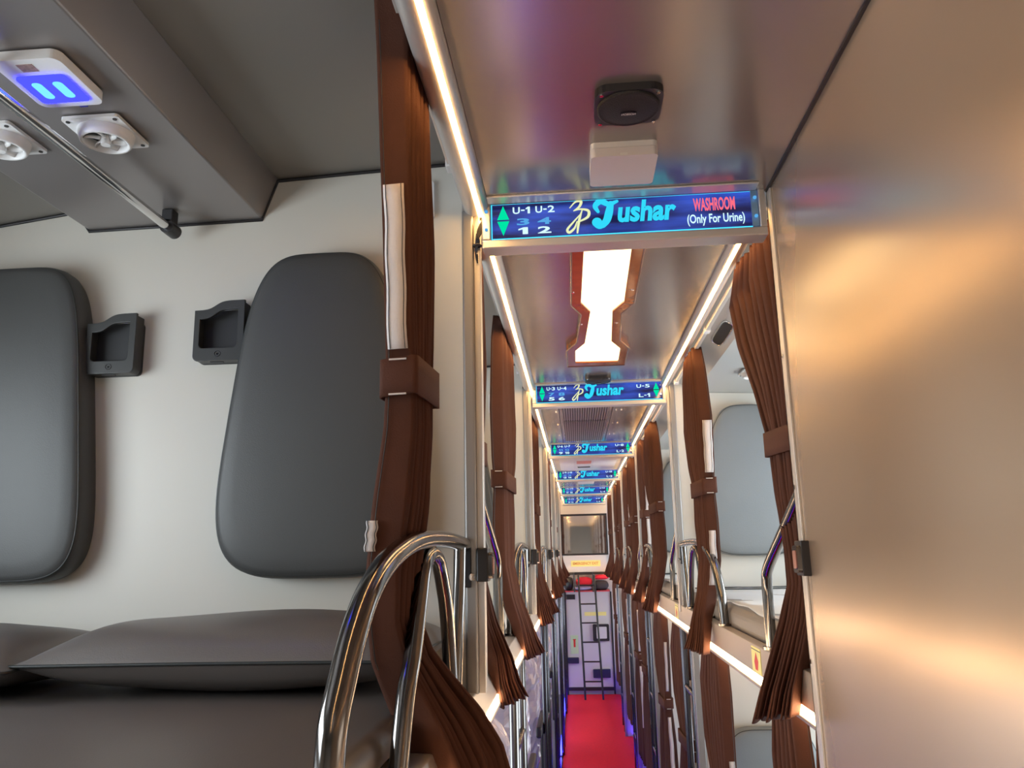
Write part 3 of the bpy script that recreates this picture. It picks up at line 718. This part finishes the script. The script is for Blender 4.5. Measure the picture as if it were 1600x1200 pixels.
# black latch blocks with chrome face
def latch(side, y, label):
    x = -.166 if side < 0 else .3835
    s_ = 1 if side < 0 else -1
    t = thing('footlight_block', (x, y, -.02), label, 'latch block', 'black latch blocks')
    lo, hi = sorted((x - s_ * .010, x + s_ * .010)); MB().box(lo, hi, y - .030, y + .012, -.050, .008).build('body', blackp, t, bevel=.002)
    lo, hi = sorted((x + s_ * .010, x + s_ * .017)); MB().prism(rrect(y - .028, y + .002, -.045, .0, .006), 'x', lo, hi).build('chrome_face', chrome, t, bevel=.0015)
    lo, hi = sorted((x + s_ * .0165, x + s_ * .0185)); MB().prism(rrect(y - .022, y - .004, -.038, -.008, .004), 'x', lo, hi).build('lens', mat('amber pink lens', (.5, .25, .2), .2), t)
latch(-1, 1.45, 'black latch block on the nearest left post, right of the big arched rail')
latch(1, 1.43, 'black latch block with chrome face on the washroom wall edge')
for k in range(1, 4):
    latch(-1, PY[k], f'small black latch block on left post by the {ORD[k + 1]} lit sign')

# ------------------------------------------------------------------ curtains
def interp_rows(keys, nrow):
    K = np.array([tuple(k) + (0.0,) * (7 - len(k)) for k in keys], float); out = []
    for q in np.linspace(0, len(K) - 1, nrow):
        i = min(int(q), len(K) - 2); t = q - i
        out.append(K[i] + (K[i + 1] - K[i]) * (t * t * (3 - 2 * t) * .5 + t * .5))
    return np.array(out)
def curtain(side, keys, npl, label, seed=0, group=None, tie=None, tapes=(), dens=1.7):
    """keys: rows (z, x and y of the first fold, fold depth, run in y, skew of the far folds in z, run towards the aisle)"""
    rnd = random.Random(seed)
    s_ = -1 if side < 0 else 1
    Rw = interp_rows(keys, 46)
    npl = int(npl * dens) | 1; S = 6; ncol = npl * S + 1
    amp = [1 - .25 * rnd.random() * (i > 1) for i in range(npl + 2)]; ph = [rnd.uniform(-.5, .5) for _ in range(npl + 2)]
    def frame(r):
        d = np.array([-s_ * r[6], r[4]]); L = np.hypot(*d); d = d / L
        return np.array([r[1], r[2]]), d, L, np.array([s_ * d[1], -s_ * d[0]])     # first fold, run direction, run, depth direction
    rows = []
    for r in Rw:
        P0, d, L, N = frame(r); N = -N if (N[0] * s_ < 0 and abs(N[0]) > abs(N[1])) else N
        if abs(N[1]) >= abs(N[0]) and N[1] < 0: N = -N
        row = []; z, w_, sk = r[0], r[3], r[5]
        for c in range(ncol):
            t = c / S; i = int(t)
            co = math.cos(PI * t)                        # one face per unit t
            tri = math.asin(max(-1, min(1, co * .97))) / (PI / 2) * 1.08   # +1 deep side, -1 fold tip
            a = amp[i] * .5 + amp[min(i + 1, npl)] * .5
            u = (tri + 1) / 2
            off = .05 * ph[i] * (1 if i else 0) + .03 * math.sin(z * 11 + t * .8) * min(t, 1)
            dep = w_ * (u * a + (1 - a) * .25 * (i > 0) + off)
            bulge = .32 * math.sin(PI * 2 * t) * (1 if i else 0)            # folds belly out so the gaps between tips close
            p = P0 + d * (L * (t + bulge * .5) / npl) + N * dep
            row.append((p[0], p[1] + .003 * math.sin(z * 20 + t * 2.1) * (t / npl), z + sk * (t / npl) + .0035 * math.sin(t * 2.2 + seed) * (t > 1)))
        rows.append(row)
    t_ = thing('curtain', (keys[0][1], keys[0][2], keys[0][0]), label, 'curtain', group)
    MB().grid(rows).build('cloth', curtm, t_, solid=.0018, normals=False)
    zs = Rw[:, 0]
    def at(z):
        q = np.array([np.interp(-z, -zs, Rw[:, j]) for j in range(7)]); P0, d, L, N = frame(q)
        if N[0] * s_ < 0: N = -N
        return q, P0, d, L, N
    for (z0, z1, u0, u1) in tapes:
        rr = []
        for i in range(15):
            z = z0 + (z1 - z0) * i / 14; q, P0, d, L, N = at(z); wv = .018 * math.sin(i * 1.1 + seed)
            rr.append([tuple(P0 + N * q[3] * (u + wv) - d * .0045) + (z,) for u in (u0, (u0 + u1) / 2, u1)])
        tp = MB().grid(rr).build('fastening_tape', velcro, t_, solid=.0015, normals=False)
        e = MB(); e.tube([tuple(np.array(p[0]) * .88 + np.array(p[2]) * .12 - np.array([0, .0014, 0])) for p in rr], .0005, 4)
        e.tube([tuple(np.array(p[0]) * .12 + np.array(p[2]) * .88 - np.array([0, .0014, 0])) for p in rr], .0005, 4)
        e.build('stitching', seam_crease, tp)
    e = MB().tube([tuple(np.array(frame(q)[0]) + (lambda N: N if N[0] * s_ > 0 else -N)(frame(q)[3]) * q[3] * .82 - frame(q)[1] * .002) + (q[0],) for q in Rw[2:-12]], .0006, 4); e.build('hem_stitch', seam_crease, t_)
    if tie:
        q, P0, d, L, N = at(tie); h = .024; pd = .005; w_ = q[3]
        cs = [P0 - d * pd - N * pd, P0 + d * (L + pd) - N * pd, P0 + d * (L + pd) + N * (w_ + pd), P0 - d * pd + N * (w_ + pd)]
        ring = []
        for i in range(4):
            a, b, c = cs[i - 1], cs[i], cs[(i + 1) % 4]; u1 = (a - b) / np.hypot(*(a - b)); u2 = (c - b) / np.hypot(*(c - b))
            for k in range(4):
                f = k / 3; ring.append(b + u1 * .006 * (1 - f) ** 2 + u2 * .006 * f ** 2)
        rws = [[(p[0], p[1], zz + .003 * math.sin(p[0] * 60 + seed)) for p in ring] for zz in (tie - h, tie - h * .3, tie + h * .3, tie + h)]
        b = MB().grid(rws, True, True).build('tie_band', curtm, t_, solid=.003, normals=False)
        for zz in (tie - h + .002, tie + h - .002):
            MB().tube([tuple(P0 - d * (pd + .002) + N * w_ * (.2 + .6 * i / 6)) + (zz,) for i in range(7)], .0013, 5).build('white_stitching', velcro, b)
    return t_
def upper_curtain(side, y, dy, label, seed, tie=.20, tapes=(), npl=9, kick=.07, yk=.05):
    xe = -.194 if side < 0 else .393; s_ = -1 if side < 0 else 1; a = -s_
    keys = [(.640, xe + s_ * .002, y + dy * .25, .034, dy * .55, 0, .004),
            (.56, xe, y + dy * .12, .038, dy * .78, 0, .008),
            (.40, xe, y, .040, dy, 0, .010),
            (.26, xe, y + .01, .038, dy * .75, 0, .010),
            (tie, xe, y + .015, .034, dy * .55, 0, .008),
            (.08, xe, y + .01, .038, dy * .62, 0, .009),
            (-.04, xe, y + .015, .038, dy * .50, 0, .010),
            (-.13, xe + a * .012, y + .03 + yk * .2, .036, dy * .30, .0, .020),
            (-.20, xe + a * .028, y + .03 + yk * .5, .034, dy * .15, .0, .032),
            (-.26, xe + a * (kick - .036), y + .03 + yk * .8, .034, .04, .008, .042),
            (-.305, xe + a * (kick - .030), y + .03 + yk, .036, .04, .016, .052)]
    if side < 0: keys = [(.705,) + keys[0][1:]] + [(.62,) + keys[1][1:]] + keys[2:]
    return curtain(side, keys, npl, label, seed, 'upper berth curtains', tie, tapes)
# nearest left curtain: hangs by the foreground rail, its tail thrown out over the berth edge
near_keys = [(.752, -.196, .90, .046, .15, 0, .006), (.66, -.199, .93, .044, .15, 0, .007), (.55, -.201, .95, .042, .14, 0, .010), (.42, -.199, .95, .038, .14, 0, .011), (.28, -.196, .95, .036, .12, 0, .010),
             (.215, -.194, .955, .037, .10, 0, .009), (.15, -.192, .955, .042, .10, 0, .008), (.06, -.198, .95, .048, .11, 0, .010), (-.02, -.210, .955, .044, .10, 0, .012),
             (-.08, -.214, .965, .040, .09, .0, .014), (-.125, -.206, .98, .048, .10, .0, .018), (-.170, -.188, 1.0, .056, .11, .004, .026), (-.215, -.166, 1.01, .064, .12, .01, .034), (-.265, -.144, 1.01, .072, .12, .015, .042), (-.31, -.136, 1.0, .075, .12, .02, .048)]
curtain(-1, near_keys, 10, 'large brown pleated curtain in the foreground hanging behind the arched rail', 1, 'upper berth curtains', .215,
        [(.470, .250, .14, .84), (.040, .004, .72, 1.02)])
nlab = lambda side, k, w_: f'{w_} of two brown curtains {side} of the aisle {bay(k)}'
upper_curtain(-1, 1.53, .20, 'brown curtain with fanned tail just behind the nearest left post', 2, kick=.065, yk=.12)
upper_curtain(-1, 2.22, .42, 'brown tied curtain left of the bottle-shaped lamp, ' + 'farther along the left berth', 3, npl=11, yk=.15, kick=.07)
for k, (ya, yb) in enumerate(((3.34, 3.9), (5.2, 5.75), (6.95, 7.6), (8.75, 9.5))):
    upper_curtain(-1, ya, .2, nlab('left', k + 2, 'nearer'), 10 + k, npl=7)
    upper_curtain(-1, yb, .4, nlab('left', k + 2, 'farther'), 20 + k, npl=8, kick=.08)
rk = [(.640, .400, 1.52, .044, .30, 0, .012), (.57, .400, 1.50, .046, .40, 0, .014), (.45, .402, 1.49, .046, .34, 0, .016), (.32, .404, 1.49, .044, .22, 0, .018), (.20, .404, 1.50, .040, .13, 0, .016), (.10, .405, 1.50, .044, .12, 0, .018),
      (.0, .407, 1.49, .044, .10, 0, .020), (-.07, .406, 1.49, .044, .08, 0, .022), (-.13, .398, 1.49, .04, .07, 0, .034), (-.19, .384, 1.50, .04, .05, .0, .044), (-.25, .368, 1.51, .042, .04, -.01, .054), (-.295, .362, 1.52, .044, .04, -.014, .062)]
curtain(1, rk, 11, 'dark brown pleated curtain hanging against the washroom wall edge', 31, 'upper berth curtains', .20, dens=1.5)
upper_curtain(1, 2.48, .34, 'brown curtain with two white tapes right of the bottle-shaped lamp', 32, tie=.185, tapes=[(.385, .225, .15, .85), (.05, -.11, .1, .6)], npl=11, kick=.07, yk=-.05)
upper_curtain(1, 3.95, .55, nlab('right', 2, 'nearer'), 33, npl=10)
upper_curtain(1, 4.70, .28, 'brown curtain with long white tapes right of the third lit sign', 34, tapes=[(.36, .22, .3, .8), (.17, -.10, .3, .8)], npl=8)
for k, (ya, yb) in enumerate(((5.6, 6.3), (7.2, 8.0), (9.0, 9.7))):
    upper_curtain(1, ya, .45, nlab('right', k + 3, 'nearer'), 40 + k, npl=8)
    upper_curtain(1, yb, .35, nlab('right', k + 3, 'farther'), 50 + k, npl=7, tapes=[(.34, .23, .3, .8)] if k == 0 else ())
def lower_curtain(y, dy, label, seed, tapes=(), npl=8, x=.398):
    keys = [(-.31, x + .004, y + .03, .034, dy * .7, 0, .012), (-.42, x, y, .036, dy, 0, .012), (-.60, x, y, .034, dy * .9, 0, .012), (-.74, x, y + .02, .034, dy * .5, 0, .01), (-.9, x, y + .01, .045, dy * .8, 0, .012), (-1.2, x, y, .05, dy, 0, .012), (-1.45, x, y, .05, dy, 0, .012)]
    return curtain(1, keys, npl, label, seed, 'lower berth curtains', -.74, tapes)
lower_curtain(1.66, .16, 'brown lower deck curtain below the washroom wall curtain', 61, npl=7)
lower_curtain(1.475, .12, 'wide brown lower deck curtain bunched against the washroom wall foot', 69, npl=7, x=.425)
lower_curtain(2.50, .34, 'brown lower deck curtain with white tape beside the lower right cushion', 62, tapes=[(-.60, -.74, .35, .8)] , npl=9)
lower_curtain(3.30, .40, 'brown lower deck curtain with white tape beyond the first right lower post', 63, tapes=[(-.50, -.72, .2, .6), (-.80, -1.1, .2, .6)])
lower_curtain(4.15, .35, 'brown lower deck curtain with tape just before the second right lower post', 64, tapes=[(-.45, -.68, .2, .6), (-.8, -1.1, .2, .6)])
lower_curtain(5.2, .40, 'brown lower deck curtain with tape beyond the second right lower post', 65, tapes=[(-.42, -.7, .1, .6), (-.8, -1.2, .1, .6)])
lower_curtain(5.9, .35, 'brown lower deck curtain with tape before the third right lower post', 66, tapes=[(-.42, -.7, .1, .6), (-.8, -1.2, .1, .6)])
lower_curtain(7.2, .45, 'brown lower deck curtain between the third and fourth right lower posts', 67, tapes=[(-.42, -.7, .1, .6), (-.8, -1.2, .1, .6)])
lower_curtain(9.2, .45, 'brown lower deck curtain closest to the rear door', 68, tapes=[(-.42, -.7, .1, .6), (-.8, -1.3, .1, .6)])

# ------------------------------------------------------------------ climbing ladders
def ladder(x, y0, y1, label, m_, r=.013):
    t = thing('berth_ladder', (x, (y0 + y1) / 2, FL), label, 'ladder', 'berth ladders')
    for yy in (y0, y1): MB().tube([(x, yy, FL), (x, yy, -.285)], r, 14).build('stile', m_, t)
    for i in range(4):
        z = -.52 - i * .30; MB().tube([(x, y0, z), (x, y1, z)], r * .75, 12).build('rung', m_, t)
    return t
for k, (y0, y1) in enumerate(((2.24, 2.54), (4.1, 4.4), (5.7, 6.0), (7.4, 7.7), (9.2, 9.5))):
    ladder(-.183, y0, y1, f'steel berth ladder left of the aisle {bay(k + 1)}', chrome if k == 0 else darksteel)
for k, (y0, y1) in enumerate(((3.04, 3.30), (4.75, 5.0), (6.5, 6.8), (8.3, 8.6))):
    ladder(.400, y0, y1, f'steel berth ladder right of the aisle, {["just beyond the first", "just beyond the second", "just beyond the third", "just beyond the fourth"][k]} lower post', darksteel)

# ------------------------------------------------------------------ plastic-wrapped seats below the left berths
def seat(x, y, label):
    t = thing('wrapped_seat', (x, y, FL), label, 'seat', 'plastic wrapped seats')
    w_ = .235
    def pad(z0, z1, ya, yb, wx, m_, nm, sd):
        rr = random.Random(sd); rows = []; N = 40
        K = 26
        for i in range(K + 1):
            v = i / K; z = z0 + (z1 - z0) * v; yo = ya + (yb - ya) * v
            e = max(.05, 1 - abs(2 * v - 1) ** 6) ** .4; row = []
            for j in range(N):
                a = 2 * PI * j / N; cx_ = math.copysign(abs(math.cos(a)) ** .5, math.cos(a)); sy_ = math.copysign(abs(math.sin(a)) ** .7, math.sin(a))
                cr = .012 * (rr.random() - .5)
                row.append((x + (wx * e + cr) * cx_, yo + (.07 * e + cr) * sy_, z + cr * .6))
            rows.append(row)
        m = MB().grid(rows, False, True); m.add(rows[-1], [tuple(range(N))]); m.build(nm, m_, t)
    pad(-1.2, -.50, y, y + .16, w_, plastic, 'backrest_wrap', int(y * 10)); pad(-.52, -.34, y + .15, y + .19, w_ * .62, plastic, 'headrest_wrap', int(y * 10) + 1)
    MB().box(x - .22, x + .22, y - .5, y + .02, -1.3, -1.17).build('seat_base', seatm, t, bevel=.04, seg=4)
    MB().box(x + .240, x + .268, y - .40, y + .03, -.86, -.81).box(x + .243, x + .264, y - .05, y - .0, -1.2, -.85).build('armrest', blackp, t, bevel=.01, seg=3)
    for lx in (-.2, .16):
        for ly in (-.4, -.1): MB().box(x + lx, x + lx + .04, y + ly, y + ly + .04, FL, -1.28).build('leg', blackp, t)
    return t
for i, y in enumerate((1.75, 2.62, 3.5, 4.4, 5.3, 6.2, 7.1)):
    seat(-.465, y, f'grey seat wrapped in crumpled clear plastic, {["nearest", "second", "third", "fourth", "fifth", "sixth", "seventh"][i]} of the row under the left berths')

# ------------------------------------------------------------------ blue floor strips and lower bases
for side in (-1, 1):
    for i, (a, b) in enumerate(((2.0, 4.6), (4.7, 7.2), (7.3, 10.3))):
        x = -.205 if side < 0 else .475
        t = thing('blue_floor_light', (x, a, FL), f'blue glowing floor light strip on the {"left" if side < 0 else "right"} of the carpet, {["nearest", "middle", "farthest"][i]} length', 'light', 'blue floor strips')
        MB().box(x - .012, x + .012, a, b, FL, FL + .03).build('channel', postm, t)
        MB().box(x - .008, x + .008, a, b, FL + .03, FL + .036).build('diffuser', ledb, t)
o = MB().box(.49, XR - .003, 1.47, 10.4, FL, -1.42).build('lower_berth_base', ductm, bevel=.01)
tag(o, 'long grey base under the lower right berths beside the carpet', 'berth')
for k, (a, b) in enumerate(((1.47, 2.95), (2.99, 4.55), (4.59, 6.29), (6.33, 8.09))):
    rounded_slab(.50, XR - .01, a, b, -1.42, -1.32, .03, bedside, 'mattress', f'taupe lower deck mattress right of the aisle, {ORD[k + 1]} from the washroom', 'mattress', 'lower right mattresses')

# ------------------------------------------------------------------ rear end of the aisle
YE = 10.40
t = thing('rear_mirror', (.09, YE, -.04), 'wide framed mirror under the sixth lit sign at the aisle end', 'mirror')
MB().box(-.19, .37, YE - .02, YE + .018, -.04, .43).build('glass', mirrorm, t)
MB().box(-.21, .39, YE - .03, YE + .018, .43, .455).box(-.21, .39, YE - .03, YE + .018, -.06, -.04).box(-.21, -.19, YE - .03, YE + .018, -.04, .43).box(.37, .39, YE - .03, YE + .018, -.04, .43).build('frame', blackp, t, bevel=.003)
o = MB().box(-.21, .39, YE - .03, YE + .018, .455, .565).build('header_board', trimm); tag(o, 'cream header board between the sixth lit sign and the rear mirror', 'board')
t = thing('notice_board', (.09, YE, -.27), 'cream panel with pale yellow lettered sticker under the rear mirror', 'board')
MB().box(-.18, .36, YE - .03, YE + .018, -.27, -.062).build('panel', doorm, t, bevel=.003)
f = MB().box(-.085, .285, YE - .033, YE - .03, -.20, -.125).build('sticker', yellow, t)
m = MB(); add_text(m, 'EMERGENCY EXIT', (-.06, .26, -.18, -.145), y=YE - .0345, bold=.03); m.build('lettering', mat('orange print', (.75, .35, .1), .5), f)
t = thing('rear_shelf', (.09, YE, -.50), 'dark framed rear shelf above the door holding bedding', 'shelf')
MB().box(-.18, .38, YE - .25, YE + .018, -.50, -.485).build('board', mat('red shelf edge', (.5, .05, .08), .5), t)
MB().box(-.18, .38, YE - .06, YE + .018, -.30, -.27).build('top_rail', blackp, t)
for x in (-.06, .17): MB().box(x, x + .015, YE - .26, YE - .24, -.50, -.27).build('upright', darksteel, t)
def lump(name, c, r, m_, label, cat, seed):
    rr = random.Random(seed); rows = []
    for i in range(13):
        a = PI * i / 12; row = []
        for j in range(20):
            b = 2 * PI * j / 20; q = 1 + .09 * math.sin(3 * b + seed) * math.sin(a) + .05 * rr.random()
            sx = math.copysign(abs(math.cos(b)) ** .7, math.cos(b)); sy = math.copysign(abs(math.sin(b)) ** .7, math.sin(b))
            row.append((c[0] + r[0] * sx * math.sin(a) ** .6 * q, c[1] + r[1] * sy * math.sin(a) ** .6 * q, c[2] + r[2] * math.cos(a)))
        rows.append(row)
    o = MB().grid(rows, True, True).build(name, m_, loc=c); return tag(o, label, cat)
lump('folded_blanket', (.065, YE - .13, -.385), (.10, .10, .06), blanket, 'folded bright red blanket in the middle of the rear shelf', 'blanket', 1)
lump('folded_blanket', (.04, YE - .16, -.457), (.11, .10, .026), lilac, 'lilac patterned bedding under the red blanket on rear shelf', 'blanket', 2)
lump('folded_blanket', (.28, YE - .13, -.33), (.09, .10, .03), blanket, 'red blanket lying on top at the right end of rear shelf', 'blanket', 3)
lump('travel_bag', (.28, YE - .14, -.425), (.09, .10, .058), mat('dark bag cloth', (.05, .045, .06), .8), 'dark striped bag at the right end of rear shelf', 'bag', 4)
lump('travel_bag', (-.12, YE - .13, -.40), (.06, .10, .082), blackp, 'black bag at the left end of rear shelf', 'bag', 5)
d = st(MB().box(-.17, .385, YE - .02, YE + .018, FL + .05, -.51).build('door_1', doorm, bevel=.004))
st(MB().box(-.19, -.165, YE - .035, YE - .021, FL, -.51).box(.385, .405, YE - .035, YE - .021, FL, -.51).box(-.165, .385, YE - .035, YE - .021, FL + .05, FL + .09).build('door_frame', blackp, d))
st(MB().box(-.16, -.05, YE - .03, YE - .0205, -.60, -.54).build('door_window', blackp, d))
f = tag(MB().box(-.125, -.03, YE - .024, YE - .0205, -1.25, -1.03).build('extinguisher_notice', greens, loc=(-.08, YE - .02, -1.14)), 'pale green fire extinguisher notice on the rear door', 'sign')
MB().box(-.088, -.066, YE - .027, YE - .0245, -1.17, -1.085).box(-.096, -.058, YE - .027, YE - .0245, -1.085, -1.075).build('extinguisher_mark', red, f)
f = tag(MB().box(.06, .33, YE - .024, YE - .0205, -.80, -.755).build('door_sticker', yellow, loc=(.2, YE - .02, -.78)), 'narrow yellow sticker across the rear door upper half', 'sticker')
t = thing('wall_screen', (.25, YE, -1.0), 'black framed square box with pale face on the rear door', 'box')
MB().prism(rrect(.155, .355, -1.10, -.90, .015), 'y', YE - .06, YE - .021).build('frame', blackp, t, bevel=.004)
MB().prism(rrect(.20, .325, -1.07, -.93, .01), 'y', YE - .064, YE - .06).build('face', doorm, t)
for (x0, x1, z0, z1, l) in ((-.165, -.03, -1.36, -1.29, 'small dark blue box low on left of the rear door'), (.14, .35, -1.53, -1.43, 'flat dark blue box low on right of the rear door')):
    tag(MB().box(x0, x1, YE - .06, YE - .0205, z0, z1).build('equipment_box', mat('navy plastic', (.02, .02, .06), .4), bevel=.006, loc=((x0 + x1) / 2, YE - .02, z0)), l, 'box')
t = thing('rear_ladder', (.1, YE - .2, FL), 'dark steel ladder leaning on the rear door at the aisle end', 'ladder')
for (xa, xb) in ((0.0, .025), (.195, .235)):
    MB().tube([(xb + .005, YE - .42, FL + .01), (xa, YE - .25, -.30)], .012, 12).build('stile', blackp, t)
for i in range(6):
    f_ = (i + .4) / 6; z = -.42 - i * .22; q = (z + .30) / (FL + .01 + .30)
    MB().tube([(0.0 + .03 * q, YE - .25 - .17 * q, z), (.195 + .045 * q, YE - .25 - .17 * q, z)], .009, 10).build('rung', blackp, t)

# ------------------------------------------------------------------ right bay details
lr = reading_lamp((.668, 2.66, .600), 'white reading lamp glowing blue on the right berth ceiling')
louver((.640, 2.80, .601), 'white round air louver on the right berth ceiling')
t = thing('recessed_handle', (.46, 2.38, .635), 'dark oval recessed fitting on the sloping right ceiling edge', 'handle')
def onslope(y, u):   # u 0..1 down the slope
    return (.43 + .065 * u - .001, y, .655 - .043 * u - .0015)
P = [onslope(2.38 + .12 * math.copysign(abs(math.cos(a)) ** .5, math.cos(a)), .5 + .24 * math.copysign(abs(math.sin(a)) ** .5, math.sin(a))) for a in np.linspace(0, 2 * PI, 33)]
MB().tube(P, .003, 8, False).build('bezel', chrome2, t)
MB().add(P[:-1], [tuple(range(32))]).build('mesh_panel', blackm, t, solid=.002)
# white socket plates on the left partitions
for k, (x, z, y) in enumerate(((-.205, .50, 1.449),)):
    pass
for k in (0, 1):
    y = PY[k]; x, zp = (-.282, .640) if k == 0 else (-.31, .555)
    t = thing('switch_plate', (x, y, zp), f'small white switch plate high on left partition by the {ORD[k + 1]} lit sign', 'switch', 'white switch plates')
    MB().prism(rrect(x - .028, x + .028, zp, zp + .078, .005), 'y', y - .008, y).build('plate', whitep, t, bevel=.0015)
    MB().box(x - .012, x + .012, y - .011, y - .008, zp + .024, zp + .054).build('rocker', whitel, t, bevel=.001)
